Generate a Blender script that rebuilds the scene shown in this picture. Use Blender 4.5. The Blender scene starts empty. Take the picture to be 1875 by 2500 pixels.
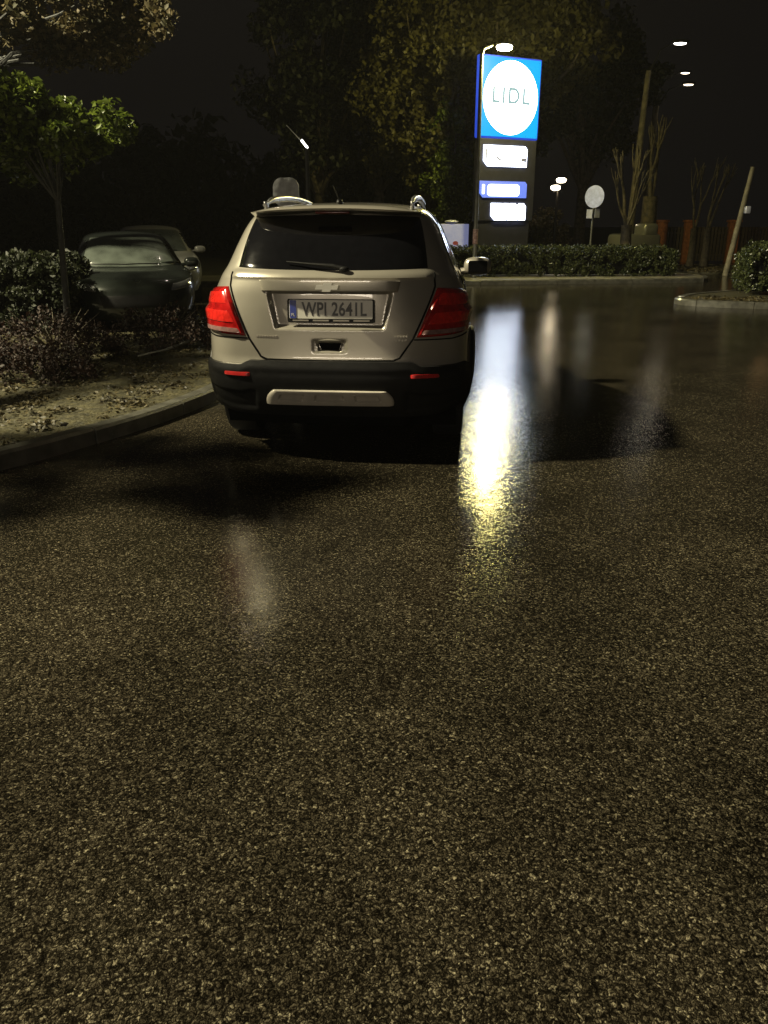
import bpy, math, random
import numpy as np
from mathutils import Vector, Matrix
random.seed(7); rng = np.random.default_rng(11)
PI = math.pi; R = math.radians
S = bpy.context.scene
C = S.collection

# ------------------------------------------------------------------ helpers
class MB:
    def __init__(s): s.v = []; s.f = []
    def add(s, vs, fs):
        b = len(s.v); s.v += [tuple(p) for p in vs]; s.f += [tuple(i + b for i in f) for f in fs]; return s
    def box(s, c, d, rz=0, rx=0, ry=0, bev=0.0):
        M = Matrix.Translation(Vector(c)) @ Matrix.Rotation(rz, 4, 'Z') @ Matrix.Rotation(rx, 4, 'X') @ Matrix.Rotation(ry, 4, 'Y')
        hx, hy, hz = d[0] / 2, d[1] / 2, d[2] / 2
        if bev <= 0:
            vs = [M @ Vector((x * hx, y * hy, z * hz)) for z in (-1, 1) for y in (-1, 1) for x in (-1, 1)]
            return s.add(vs, [(0, 2, 3, 1), (4, 5, 7, 6), (0, 1, 5, 4), (2, 6, 7, 3), (0, 4, 6, 2), (1, 3, 7, 5)])
        b = min(bev, hx * .9, hy * .9, hz * .9)
        def ring(ix, iy, z):
            o = []
            for (sx, sy, a0) in ((1, 1, 0), (-1, 1, 90), (-1, -1, 180), (1, -1, 270)):
                for k in range(4):
                    a = R(a0 + k * 30)
                    o.append(M @ Vector((sx * (hx - b) + math.cos(a) * (b - ix), sy * (hy - b) + math.sin(a) * (b - iy), z)))
            return o
        rs = [ring(b * .99, b * .99, -hz), ring(b * .3, b * .3, -hz + b * .3), ring(0, 0, -hz + b), ring(0, 0, hz - b), ring(b * .3, b * .3, hz - b * .3), ring(b * .99, b * .99, hz)]
        return s.rings(rs, True)
    def rings(s, rs, caps=True, closed=True):
        n = len(rs[0]); vs = [p for r in rs for p in r]; fs = []
        for i in range(len(rs) - 1):
            for j in range(n if closed else n - 1):
                k = (j + 1) % n
                fs.append((i * n + j, i * n + k, (i + 1) * n + k, (i + 1) * n + j))
        if caps:
            fs.append(tuple(range(n))[::-1]); fs.append(tuple((len(rs) - 1) * n + j for j in range(n)))
        return s.add(vs, fs)
    def tube(s, pts, rad, n=8, caps=True):
        pts = [Vector(p) for p in pts]
        if not hasattr(rad, '__len__'): rad = [rad] * len(pts)
        rs = []; up = None
        for i, p in enumerate(pts):
            t = (pts[min(i + 1, len(pts) - 1)] - pts[max(i - 1, 0)]).normalized()
            if up is None:
                up = t.orthogonal().normalized()
            a = (up - t * up.dot(t)); a = a.normalized() if a.length > 1e-6 else t.orthogonal().normalized(); up = a
            b = t.cross(a)
            rs.append([p + (a * math.cos(2 * PI * k / n) + b * math.sin(2 * PI * k / n)) * rad[i] for k in range(n)])
        return s.rings(rs, caps)
    def lathe(s, prof, n=24, M=None, axis='Z'):
        rs = []
        for (r, z) in prof:
            ring = []
            for k in range(n):
                a = 2 * PI * k / n; c, d = r * math.cos(a), r * math.sin(a)
                p = Vector((c, d, z)) if axis == 'Z' else (Vector((z, c, d)) if axis == 'X' else Vector((c, z, d)))
                ring.append(M @ p if M else p)
            rs.append(ring)
        return s.rings(rs, True)
    def prism(s, poly, d, M):          # poly in local XY, extruded along local Z by d
        n = len(poly)
        vs = [M @ Vector((x, y, 0)) for x, y in poly] + [M @ Vector((x, y, d)) for x, y in poly]
        fs = [tuple(range(n))[::-1], tuple(range(n, 2 * n))] + [(i, (i + 1) % n, n + (i + 1) % n, n + i) for i in range(n)]
        return s.add(vs, fs)
    def blob(s, c, d, e=1.0, nu=24, nv=14, rz=0):   # superellipsoid
        rs = []; f = lambda t: math.copysign(abs(t) ** e, t)
        for i in range(1, nv):
            ph = -PI / 2 + PI * i / nv
            rs.append([Vector(c) + Matrix.Rotation(rz, 3, 'Z') @ Vector((d[0] * f(math.cos(ph)) * f(math.cos(2 * PI * k / nu)), d[1] * f(math.cos(ph)) * f(math.sin(2 * PI * k / nu)), d[2] * f(math.sin(ph)))) for k in range(nu)])
        return s.rings(rs, True)
    def build(s, name, m=None, parent=None, smooth=False, loc=None, recalc=True):
        me = bpy.data.meshes.new(name); me.from_pydata(s.v, [], s.f); me.update()
        if recalc:
            import bmesh
            bm = bmesh.new(); bm.from_mesh(me); bmesh.ops.recalc_face_normals(bm, faces=bm.faces); bm.to_mesh(me); bm.free()
        if smooth:
            me.polygons.foreach_set('use_smooth', [True] * len(me.polygons))
            try: me.set_sharp_from_angle(angle=R(38))
            except Exception: pass
        if m: me.materials.append(m)
        o = bpy.data.objects.new(name, me); C.objects.link(o)
        if parent: o.parent = parent
        if loc: o.location = loc
        return o

def tag(o, label=None, cat=None, group=None, kind=None):
    if label: o['label'] = label
    if cat: o['category'] = cat
    if group: o['group'] = group
    if kind: o['kind'] = kind
    return o
def empty(name, loc, rz, label, cat, group=None):
    o = bpy.data.objects.new(name, None); C.objects.link(o); o.location = loc; o.rotation_euler = (0, 0, rz)
    return tag(o, label, cat, group)

def mat(name, col, rough=.5, metal=0., coat=0., var=.15, scale=8., bump=0., bscale=60., emit=None, estr=0., spec=.5, col2=None, rvar=.1, crough=.05, detail=4., sharp=None):
    m = bpy.data.materials.new(name); m.use_nodes = True
    nt = m.node_tree; N = nt.nodes; L = nt.links; b = N['Principled BSDF']
    tc = N.new('ShaderNodeTexCoord'); no = N.new('ShaderNodeTexNoise'); no.inputs['Scale'].default_value = scale; no.inputs['Detail'].default_value = detail
    L.new(tc.outputs['Object'], no.inputs['Vector'])
    rp = N.new('ShaderNodeValToRGB'); L.new(no.outputs['Fac'], rp.inputs[0])
    c2 = col2 if col2 else tuple(c * (1 + var) for c in col); c1 = tuple(c * (1 - var) for c in col) if not col2 else col
    lo, hi = (.35, .65) if sharp is None else sharp
    rp.color_ramp.elements[0].position = lo; rp.color_ramp.elements[1].position = hi
    rp.color_ramp.elements[0].color = (*c1, 1); rp.color_ramp.elements[1].color = (*c2, 1)
    L.new(rp.outputs[0], b.inputs['Base Color'])
    mr = N.new('ShaderNodeMapRange'); L.new(no.outputs['Fac'], mr.inputs[0]); mr.inputs[3].default_value = max(.01, rough - rvar); mr.inputs[4].default_value = min(1, rough + rvar)
    L.new(mr.outputs[0], b.inputs['Roughness'])
    b.inputs['Metallic'].default_value = metal; b.inputs['Coat Weight'].default_value = coat; b.inputs['Coat Roughness'].default_value = crough
    b.inputs['Specular IOR Level'].default_value = spec
    if bump:
        n2 = N.new('ShaderNodeTexNoise'); n2.inputs['Scale'].default_value = bscale; n2.inputs['Detail'].default_value = 3
        L.new(tc.outputs['Object'], n2.inputs['Vector'])
        bp = N.new('ShaderNodeBump'); bp.inputs['Strength'].default_value = 1; bp.inputs['Distance'].default_value = bump
        L.new(n2.outputs['Fac'], bp.inputs['Height']); L.new(bp.outputs[0], b.inputs['Normal'])
    if emit:
        b.inputs['Emission Color'].default_value = (*emit, 1); b.inputs['Emission Strength'].default_value = estr
    return m

def leafmat(name, c1, c2, scale=3., trans=.35, rough=.35):
    m = bpy.data.materials.new(name); m.use_nodes = True
    nt = m.node_tree; N = nt.nodes; L = nt.links; b = N['Principled BSDF']; out = N['Material Output']
    g = N.new('ShaderNodeNewGeometry'); tc = N.new('ShaderNodeTexCoord')
    no = N.new('ShaderNodeTexNoise'); no.inputs['Scale'].default_value = scale; no.inputs['Detail'].default_value = 2; L.new(tc.outputs['Object'], no.inputs['Vector'])
    ad = N.new('ShaderNodeMath'); ad.operation = 'MULTIPLY_ADD'; L.new(g.outputs['Random Per Island'], ad.inputs[0]); ad.inputs[1].default_value = .5
    L.new(no.outputs['Fac'], ad.inputs[2])
    rp = N.new('ShaderNodeValToRGB'); L.new(ad.outputs[0], rp.inputs[0])
    rp.color_ramp.elements[0].position = .45; rp.color_ramp.elements[1].position = 1.0
    rp.color_ramp.elements[0].color = (*c1, 1); rp.color_ramp.elements[1].color = (*c2, 1)
    L.new(rp.outputs[0], b.inputs['Base Color']); b.inputs['Roughness'].default_value = rough
    t = N.new('ShaderNodeBsdfTranslucent'); L.new(rp.outputs[0], t.inputs[0])
    mx = N.new('ShaderNodeMixShader'); mx.inputs[0].default_value = trans
    L.new(b.outputs[0], mx.inputs[1]); L.new(t.outputs[0], mx.inputs[2]); L.new(mx.outputs[0], out.inputs['Surface'])
    return m

def emis(name, col, st, base=.3):
    m = bpy.data.materials.new(name); m.use_nodes = True
    b = m.node_tree.nodes['Principled BSDF']; b.inputs['Base Color'].default_value = (base, base, base, 1)
    b.inputs['Emission Color'].default_value = (*col, 1); b.inputs['Emission Strength'].default_value = st
    return m

def leaves(name, centers, spread, n, size, m, parent=None, flat=.0, loc=None, aspect=1.6):
    """leaf-sized folded faces scattered round clump centres"""
    centers = np.asarray(centers, float); k = rng.integers(0, len(centers), n)
    sp = np.asarray(spread, float); sp = sp[k][:, None] if sp.ndim == 1 and len(sp) == len(centers) else sp
    d = rng.normal(size=(n, 3)); d /= np.linalg.norm(d, axis=1)[:, None]; d *= rng.random((n, 1)) ** .45
    p = centers[k] + d * sp
    a = rng.normal(size=(n, 3)); a[:, 2] *= (1 - flat); a /= np.linalg.norm(a, axis=1)[:, None]
    b = rng.normal(size=(n, 3)); b[:, 2] *= (1 - flat); b -= (b * a).sum(1)[:, None] * a; b /= np.linalg.norm(b, axis=1)[:, None]
    nn = np.cross(a, b); s = size * (.6 + .8 * rng.random((n, 1)))
    V = np.empty((n, 4, 3)); V[:, 0] = p - a * s; V[:, 1] = p + b * s / aspect + nn * s * .25; V[:, 2] = p + a * s; V[:, 3] = p - b * s / aspect + nn * s * .25
    idx = np.arange(n)[:, None] * 4; F = np.concatenate([idx + [0, 1, 2], idx + [0, 2, 3]], 1).reshape(-1, 3)
    me = bpy.data.meshes.new(name)
    me.vertices.add(n * 4); me.vertices.foreach_set('co', V.reshape(-1))
    me.loops.add(F.size); me.loops.foreach_set('vertex_index', F.reshape(-1).astype(np.int32))
    me.polygons.add(len(F)); me.polygons.foreach_set('loop_start', np.arange(0, F.size, 3, dtype=np.int32))
    me.update(calc_edges=True); me.validate(); me.materials.append(m)
    o = bpy.data.objects.new(name, me); C.objects.link(o)
    if parent: o.parent = parent
    if loc: o.location = loc
    return o

def text_mesh(name, txt, size, m, parent, M, depth=.001, sx=1., spacing=1., offset=0.):
    cu = bpy.data.curves.new('t', 'FONT'); cu.body = txt; cu.size = size; cu.extrude = depth; cu.align_x = 'CENTER'; cu.align_y = 'CENTER'; cu.space_character = spacing; cu.offset = offset
    o = bpy.data.objects.new('t', cu); C.objects.link(o)
    bpy.context.view_layer.update()
    me = bpy.data.meshes.new_from_object(o.evaluated_get(bpy.context.evaluated_depsgraph_get()))
    bpy.data.objects.remove(o); me.transform(M @ Matrix.Diagonal((sx, 1, 1, 1))); me.materials.clear(); me.materials.append(m); me.name = name
    ob = bpy.data.objects.new(name, me); C.objects.link(ob); ob.parent = parent
    return ob

def pchip(tab):
    xs = np.array([t[0] for t in tab], float); ys = np.array([t[1] for t in tab], float)
    h = np.diff(xs); d = np.diff(ys) / h; m = np.zeros(len(xs)); m[0] = d[0]; m[-1] = d[-1]
    for i in range(1, len(xs) - 1):
        if d[i - 1] * d[i] > 0:
            w1 = 2 * h[i] + h[i - 1]; w2 = h[i] + 2 * h[i - 1]; m[i] = (w1 + w2) / (w1 / d[i - 1] + w2 / d[i])
    def f(x):
        x = min(max(x, xs[0]), xs[-1]); i = min(int(np.searchsorted(xs, x, 'right')) - 1, len(xs) - 2); i = max(i, 0)
        t = (x - xs[i]) / h[i]
        return float((2 * t**3 - 3 * t**2 + 1) * ys[i] + (t**3 - 2 * t**2 + t) * h[i] * m[i] + (-2 * t**3 + 3 * t**2) * ys[i + 1] + (t**3 - t**2) * h[i] * m[i + 1])
    return f

def sm(x): x = min(max(x, 0), 1); return x * x * (3 - 2 * x)

class Loft:
    """car shell as horizontal rings; a = arc length from the rear (or front) centre line, z = height"""
    def __init__(s, w, r, f, n, cr=.72, cf=.9, nf=None):
        s.w, s.r, s.f, s.n = pchip(w), pchip(r), pchip(f), pchip(n); s.nf = pchip(nf) if nf else s.n; s.cr, s.cf = cr, cf; s.cache = {}
        s.disp = lambda p, a, z: 0.
    def ring(s, z):
        k = round(z, 4)
        if k in s.cache: return s.cache[k]
        w, r, f = s.w(z), s.r(z), s.f(z); cr = min(s.cr, (f - r) * .45); cf = min(s.cf, (f - r) * .45)
        def corner(c, n):
            o = []
            for q in np.linspace(0, .78, 30): o.append((w * q, c * (1 - (1 - q**n) ** (1 / n))))
            t0 = math.asin(.78 ** (n / 2))
            for t in np.linspace(t0, PI / 2, 40)[1:]: o.append((w * math.sin(t) ** (2 / n), c - c * max(math.cos(t), 0) ** (2 / n)))
            return o
        pts = [(x, r + y) for x, y in corner(cr, s.n(z))]
        for t in np.linspace(0, 1, 12)[1:-1]: pts.append((w, (r + cr) * (1 - t) + (f - cf) * t))
        pts += [(x, f - y) for x, y in corner(cf, s.nf(z))][::-1]
        P = np.array(pts); L = np.concatenate([[0], np.cumsum(np.linalg.norm(np.diff(P, axis=0), axis=1))])
        s.cache[k] = (P, L); return P, L
    def base(s, a, z, end='rear'):
        P, L = s.ring(z); sg = -1 if a < 0 else 1; q = abs(a)
        if end == 'front': q = L[-1] - q
        q = min(max(q, 0), L[-1])
        return Vector((sg * np.interp(q, L, P[:, 0]), np.interp(q, L, P[:, 1]), z))
    def normal(s, a, z, end='rear'):
        e = .012
        du = s.base(a + e, z, end) - s.base(a - e, z, end); dz = s.base(a, z + e, end) - s.base(a, z - e, end)
        n = du.cross(dz); n = n.normalized() if n.length > 1e-9 else Vector((0, 0, 1))
        if end == 'front': n = -n
        return n
    def pt(s, a, z, off=0., end='rear'):
        p = s.base(a, z, end); n = s.normal(a, z, end); return p + n * (off + s.disp(p, a, z))
    def a_at_y(s, y, z):
        P, L = s.ring(z); return float(np.interp(y, P[:, 1], L))
    def patch(s, fn, off=.004, nu=24, nv=16, edge=.12, end='rear', raw=False, sink=.012, k=0.):
        """closed overlay shell; fn(u,v)->(a,z)"""
        mb = MB(); rows = []
        us = [0] + list(np.linspace(0, 1, nu + 1)) + [1]; vs = [0] + list(np.linspace(0, 1, nv + 1)) + [1]
        for j, v in enumerate(vs):
            for i, u in enumerate(us):
                uu, vv = u * 2 - 1, v * 2 - 1
                u2 = uu * math.sqrt(1 - k * vv * vv / 2); v2 = vv * math.sqrt(1 - k * uu * uu / 2)
                a, z = fn(u2 * .5 + .5, v2 * .5 + .5)
                o = off(u, v) if callable(off) else off
                rim = j in (0, len(vs) - 1) or i in (0, len(us) - 1)
                if rim: o = -sink
                else:
                    e = min(u, 1 - u, v, 1 - v) / edge if edge else 1
                    if e < 1: o = o * math.sqrt(max(0, 1 - (1 - e) ** 2)) * .75 + o * .25
                p = s.base(a, z, end); n = s.normal(a, z, end); dd = 0 if raw else s.disp(p, a, z)
                rows.append(p + n * (o + dd))
        nx = len(us); fs = [(j * nx + i, j * nx + i + 1, (j + 1) * nx + i + 1, (j + 1) * nx + i) for j in range(len(vs) - 1) for i in range(nx - 1)]
        mb.add(rows, fs); return mb
    def shell(s, z0, z1, dz, fine, da, db, cut=None, capz=True):
        zs = np.linspace(z0, z1, int((z1 - z0) / dz) + 1); Lmax = s.ring(.7)[1][-1]
        n1 = int(fine / da); n2 = int((Lmax - fine) / db)
        fr = np.concatenate([np.linspace(0, fine / Lmax, n1, endpoint=False), np.linspace(fine / Lmax, 1, n2)])
        mb = MB(); V = []; nA = len(fr)
        for z in zs:
            L = s.ring(z)[1][-1]
            h = [s.pt(max(t * L, 1e-6), z) for t in fr]; h[0].x = 0; h[-1].x = 0
            V += h + [Vector((-p.x, p.y, p.z)) for p in h[-2:0:-1]]
        n = 2 * nA - 2; F = []
        for i in range(len(zs) - 1):
            for j in range(n):
                k = (j + 1) % n; q = (i * n + j, i * n + k, (i + 1) * n + k, (i + 1) * n + j)
                c = (V[q[0]] + V[q[2]]) / 2
                if cut and cut(c): continue
                F.append(q)
        if capz: F.append(tuple((len(zs) - 1) * n + j for j in range(n)))
        mb.add(V, F); return mb

def quad(bl, br, tr, tl, tc=0., bc=0.):
    """bilinear patch in (a,z); tc/bc = crown of the top/bottom edge"""
    def f(u, v):
        a = (bl[0] * (1 - u) + br[0] * u) * (1 - v) + (tl[0] * (1 - u) + tr[0] * u) * v
        z = (bl[1] * (1 - u) + br[1] * u) * (1 - v) + (tl[1] * (1 - u) + tr[1] * u) * v
        return a, z + (tc * v + bc * (1 - v)) * 4 * u * (1 - u)
    return f

# ------------------------------------------------------------------ materials
M = {}
M['paint'] = mat('champagne_paint', (.395, .368, .315), .34, .55, 1., .05, 3, bump=.0002, bscale=160, crough=.03)
M['black_plastic'] = mat('black_plastic', (.006, .006, .0065), .5, 0, 0, .2, 30, bump=.0004, bscale=400, spec=.25)
M['glass'] = mat('dark_glass', (.004, .004, .005), .07, 0, 1, .1, 20, rvar=.03, spec=.5)
M['rubber'] = mat('tyre_rubber', (.010, .010, .010), .65, bump=.001, bscale=80)
M['alloy'] = mat('alloy', (.3, .3, .3), .35, .9)
M['red_lens'] = mat('red_lens', (.30, .006, .006), .16, 0, 1, .25, 22, crough=.03)
M['red_bright'] = mat('red_bright_lens', (.50, .015, .010), .2, 0, 1, .2, 40, crough=.03)
M['clear_lens'] = mat('smoky_clear_lens', (.30, .17, .16), .18, .3, 1, .2, 40)
M['red_dark'] = mat('dark_red_lens', (.10, .006, .006), .25, 0, .5)
M['red_refl'] = mat('red_reflector', (.50, .02, .02), .3, 0, .3, bump=.0006, bscale=500)
M['silver'] = mat('silver_plastic', (.50, .46, .40), .42, .25, 0, .06, 12)
M['chrome'] = mat('chrome', (.8, .78, .72), .12, 1., 0, .05)
M['plate'] = mat('plate_white', (.85, .83, .76), .45, 0, .3, .04, 30)
M['plate_blue'] = mat('plate_blue', (.03, .06, .40), .4, 0, .3)
M['plate_ink'] = mat('plate_ink', (.02, .02, .02), .4)
M['cavity'] = mat('dark_cavity', (.004, .004, .004), .9, spec=.05)
M['dark_paint'] = mat('dark_green_grey_paint', (.018, .022, .019), .3, .4, 1, .1, 3, bump=.0006, bscale=120)
M['white_paint'] = mat('pale_silver_paint', (.30, .30, .27), .32, .3, 1, .06, 3, bump=.0004, bscale=120)
M['hlamp'] = mat('headlamp_lens', (.45, .46, .46), .08, .8, 1, .2, 60)
M['trim'] = mat('windscreen_glass_reflection_tint', (.06, .07, .06), .3, 0, 1, .35, 3, rvar=.1)  # reflection of lit foliage put into the pale base colour
M['concrete'] = mat('kerb_concrete', (.068, .066, .054), .42, 0, .25, .35, 9, bump=.003, bscale=70)
M['paving'] = mat('pavement_concrete', (.24, .225, .17), .4, 0, .3, .3, 3, bump=.003, bscale=40)
M['bark'] = mat('bark', (.085, .070, .045), .75, 0, 0, .5, 9, bump=.02, bscale=22)
M['bark_grey'] = mat('grey_bark', (.035, .036, .036), .7, 0, 0, .4, 12, bump=.01, bscale=30)
M['pole'] = mat('galvanised_pole', (.20, .20, .18), .45, .5, 0, .2, 6)
M['wood_pole'] = mat('weathered_pole', (.17, .15, .10), .7, 0, 0, .3, 7, bump=.004, bscale=30)
M['cabinet'] = mat('sign_cabinet_grey', (.055, .055, .085), .45, .2, 0, .12, 4)
M['dark_metal'] = mat('dark_metal', (.03, .03, .032), .4, .5)
M['brick'] = mat('orange_brick', (.34, .12, .04), .8, 0, 0, .3, 10, bump=.004, bscale=40)
M['fence'] = mat('dark_fence', (.06, .045, .03), .7)
M['sign_back'] = mat('pale_sign_metal', (.62, .64, .80), .4, .4, 0, .15, 9)
M['poster'] = mat('poster_paper', (.62, .62, .80), .4, 0, .3, .25, 5, col2=(.45, .48, .70), emit=(.45, .50, .9), estr=.28)
M['poster_red'] = mat('poster_red', (.50, .12, .16), .5)
M['sticker'] = mat('sticker', (.60, .42, .40), .5, 0, 0, .4, 20, col2=(.25, .12, .12))

# asphalt: wet, with exposed stones
def asphalt():
    m = bpy.data.materials.new('wet_asphalt'); m.use_nodes = True
    nt = m.node_tree; N = nt.nodes; L = nt.links; b = N['Principled BSDF']
    tc = N.new('ShaderNodeTexCoord')
    def vor(sc, feat='F1'):
        v = N.new('ShaderNodeTexVoronoi'); v.feature = feat; v.inputs['Scale'].default_value = sc; L.new(wr.outputs[0], v.inputs['Vector']); return v
    def noi(sc, det=3, vec=None):
        v = N.new('ShaderNodeTexNoise'); v.inputs['Scale'].default_value = sc; v.inputs['Detail'].default_value = det; L.new(vec or tc.outputs['Object'], v.inputs['Vector']); return v
    def math_(op, a, c, d=None):
        q = N.new('ShaderNodeMath'); q.operation = op
        for i, x in enumerate((a, c, d)):
            if x is None: continue
            if isinstance(x, (int, float)): q.inputs[i].default_value = x
            else: L.new(x, q.inputs[i])
        return q.outputs[0]
    def rng_(x, a, c, d, e):
        q = N.new('ShaderNodeMapRange'); L.new(x, q.inputs[0])
        for i, t in enumerate((a, c, d, e)): q.inputs[i + 1].default_value = t
        return q.outputs[0]
    w0 = noi(70, 3); wr = N.new('ShaderNodeMixRGB'); wr.blend_type = 'LINEAR_LIGHT'; wr.inputs[0].default_value = .016
    L.new(tc.outputs['Object'], wr.inputs[1]); L.new(w0.outputs['Color'], wr.inputs[2])
    v1 = vor(135); v2 = vor(310); big = noi(.35, 3); mid = noi(2.2, 4); fine = noi(60, 5)
    sep = N.new('ShaderNodeSeparateColor'); L.new(v1.outputs['Color'], sep.inputs[0])
    cr = N.new('ShaderNodeValToRGB'); L.new(sep.outputs[0], cr.inputs[0]); e = cr.color_ramp.elements
    e[0].position = 0; e[0].color = (.014, .012, .008, 1); e[1].position = 1; e[1].color = (.27, .235, .155, 1)
    q = e.new(.55); q.color = (.060, .050, .032, 1); q = e.new(.85); q.color = (.11, .093, .062, 1)
    gap = rng_(v1.outputs['Distance'], .25, .62, 1., .12)      # stone tops bright, binder dark
    mx = N.new('ShaderNodeMixRGB'); mx.blend_type = 'MULTIPLY'; mx.inputs[0].default_value = 1; L.new(cr.outputs[0], mx.inputs[1]); L.new(gap, mx.inputs[2])
    wear = math_('MULTIPLY', rng_(mid.outputs['Fac'], .3, .7, .78, 1.2), rng_(noi(.9, 4).outputs['Fac'], .35, .65, .72, 1.18))
    m2 = N.new('ShaderNodeMixRGB'); m2.blend_type = 'MULTIPLY'; m2.inputs[0].default_value = 1; L.new(mx.outputs[0], m2.inputs[1]); L.new(wear, m2.inputs[2])
    L.new(m2.outputs[0], b.inputs['Base Color'])
    b.inputs['Roughness'].default_value = .48
    b.inputs['Specular IOR Level'].default_value = 0.
    # height
    hs = rng_(v1.outputs['Distance'], 0, .6, 1, 0); h2 = rng_(v2.outputs['Distance'], 0, .6, 1, 0)
    h = math_('ADD', math_('MULTIPLY', hs, math_('ADD', sep.outputs[1], .4)), math_('MULTIPLY', h2, .35))
    bp = N.new('ShaderNodeBump'); bp.inputs['Strength'].default_value = 1; bp.inputs['Distance'].default_value = .0034; L.new(h, bp.inputs['Height']); L.new(bp.outputs[0], b.inputs['Normal'])
    # water film : coat with its own, much smoother surface
    pud = rng_(big.outputs['Fac'], .40, .60, 0., 1.)
    rip = noi(13, 2)
    hc = math_('ADD', math_('MULTIPLY', h, .00014), math_('MULTIPLY', rip.outputs['Fac'], .0013))
    bc = N.new('ShaderNodeBump'); bc.inputs['Strength'].default_value = 1; bc.inputs['Distance'].default_value = 1.; L.new(hc, bc.inputs['Height']); 
    gl = N.new('ShaderNodeBsdfGlossy'); gl.distribution = 'BECKMANN'; gl.inputs['Color'].default_value = (1, 1, 1, 1); L.new(rng_(pud, 0, 1, .18, .11), gl.inputs['Roughness']); L.new(bc.outputs[0], gl.inputs['Normal'])
    fr = N.new('ShaderNodeFresnel'); fr.inputs['IOR'].default_value = 1.33
    ms = N.new('ShaderNodeMixShader'); L.new(math_('MULTIPLY', fr.outputs[0], .78), ms.inputs[0]); L.new(b.outputs[0], ms.inputs[1]); L.new(gl.outputs[0], ms.inputs[2]); L.new(ms.outputs[0], N['Material Output'].inputs['Surface'])
    return m
M['asphalt'] = asphalt()
M['soil'] = mat('wet_mulch', (.022, .020, .009), .6, 0, .1, .6, 14, bump=.02, bscale=30, col2=(.06, .052, .02))
M['verge'] = mat('dark_verge', (.030, .030, .016), .8, 0, 0, .5, 2, bump=.03, bscale=9)
M['leaf_green'] = leafmat('leaf_green', (.035, .055, .008), (.13, .17, .022), 2.5)
M['leaf_brown'] = leafmat('leaf_brown', (.045, .045, .018), (.13, .10, .045), 2.5, .35, .6)
M['leaf_olive'] = leafmat('leaf_olive', (.045, .04, .014), (.12, .11, .03), .6, .4, .55)
M['leaf_dark'] = leafmat('leaf_dark', (.008, .012, .005), (.028, .034, .012), 2., .3, .6)
M['leaf_hedge'] = leafmat('leaf_hedge', (.025, .035, .012), (.07, .08, .028), 3., .2, .28)
M['leaf_red'] = leafmat('leaf_red', (.010, .004, .003), (.030, .013, .007), 3., .2, .7)
M['leaf_litter'] = leafmat('leaf_litter', (.014, .012, .005), (.085, .066, .024), 2., .1, .6)

# ------------------------------------------------------------------ setting
def sheet(name, poly, z, m, thick=0., **k):
    mb = MB()
    if thick: mb.prism(poly, thick, Matrix.Translation((0, 0, z - thick)))
    else: mb.add([(x, y, z) for x, y in poly], [tuple(range(len(poly)))])
    o = mb.build(name, m, recalc=bool(thick)); tag(o, kind='structure', **k); return o
sheet('ground', [(-250, -200), (250, -200), (250, 300), (-250, 300)], -.012, M['verge'])
sheet('parking_lot', [(-30, -30), (30, -30), (30, 12), (17, 13.4), (17, 40), (-30, 40)], 0, M['asphalt'])
def strip(path, w, z0, z1, side=1):
    """solid kerb strip along a path"""
    Q = np.array(path, float); A = np.concatenate([[0], np.cumsum(np.linalg.norm(np.diff(Q, axis=0), axis=1))])
    at = [(a, 0) for a in np.arange(.12, A[-1], .12)]           # kerb stones 1 m long with open joints
    for a in np.arange(.5, A[-1] - .1, 1.0): at += [(a - .008, 0), (a - .004, 1), (a + .004, 1), (a + .008, 0)]
    at = [(0, 0)] + sorted(at) + [(A[-1], 0)]
    P = [Vector((np.interp(a, A, Q[:, 0]), np.interp(a, A, Q[:, 1]), 0)) for a, _ in at]; b = min(.02, w * .2); rs = []
    for i, p in enumerate(P):
        a0 = max(at[i][0] - .15, 0); a1 = min(at[i][0] + .15, A[-1])
        t = Vector((np.interp(a1, A, Q[:, 0]) - np.interp(a0, A, Q[:, 0]), np.interp(a1, A, Q[:, 1]) - np.interp(a0, A, Q[:, 1]), 0)).normalized(); n = Vector((-t.y, t.x, 0)) * side
        g = .014 * at[i][1]; k = int(at[i][0] + .5); h = .003 * math.sin(k * 2.7); d = .003 * math.sin(k * 4.1)
        a = p + n * (g + d); c = p + n * w; zz = z1 - g + h
        rs.append([Vector((a.x, a.y, z0)), Vector((a.x, a.y, zz - b)), Vector((a.x, a.y, zz)) + n * b, Vector((c.x, c.y, zz)), Vector((c.x, c.y, z0))])
    return MB().rings(rs, True)
def smooth_path(pts, n=8):
    P = [Vector((*p, 0)) for p in pts]; out = []
    for i in range(len(P) - 1):
        p0, p1, p2, p3 = P[max(i - 1, 0)], P[i], P[i + 1], P[min(i + 2, len(P) - 1)]
        for k in range(n):
            t = k / n
            q = .5 * ((2 * p1) + (p2 - p0) * t + (2 * p0 - 5 * p1 + 4 * p2 - p3) * t * t + (3 * p1 - p0 - 3 * p2 + p3) * t**3)
            out.append((q.x, q.y))
    out.append((P[-1].x, P[-1].y)); return out
kl = smooth_path([(-6.5, 2.5), (-4.2, 3.55), (-2.95, 4.3), (-2.42, 4.82), (-2.02, 5.50), (-1.70, 6.2), (-1.44, 7.08), (-1.30, 8.2), (-1.35, 9.6), (-1.8, 10.6), (-2.6, 10.9)])
tag(strip(kl, .12, -.01, .115).build('kerb', M['concrete'], smooth=True), kind='structure')
bed = [(x - .05, y + .03) for x, y in kl] + [(-14, 10.9), (-14, 2.5)]
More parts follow.
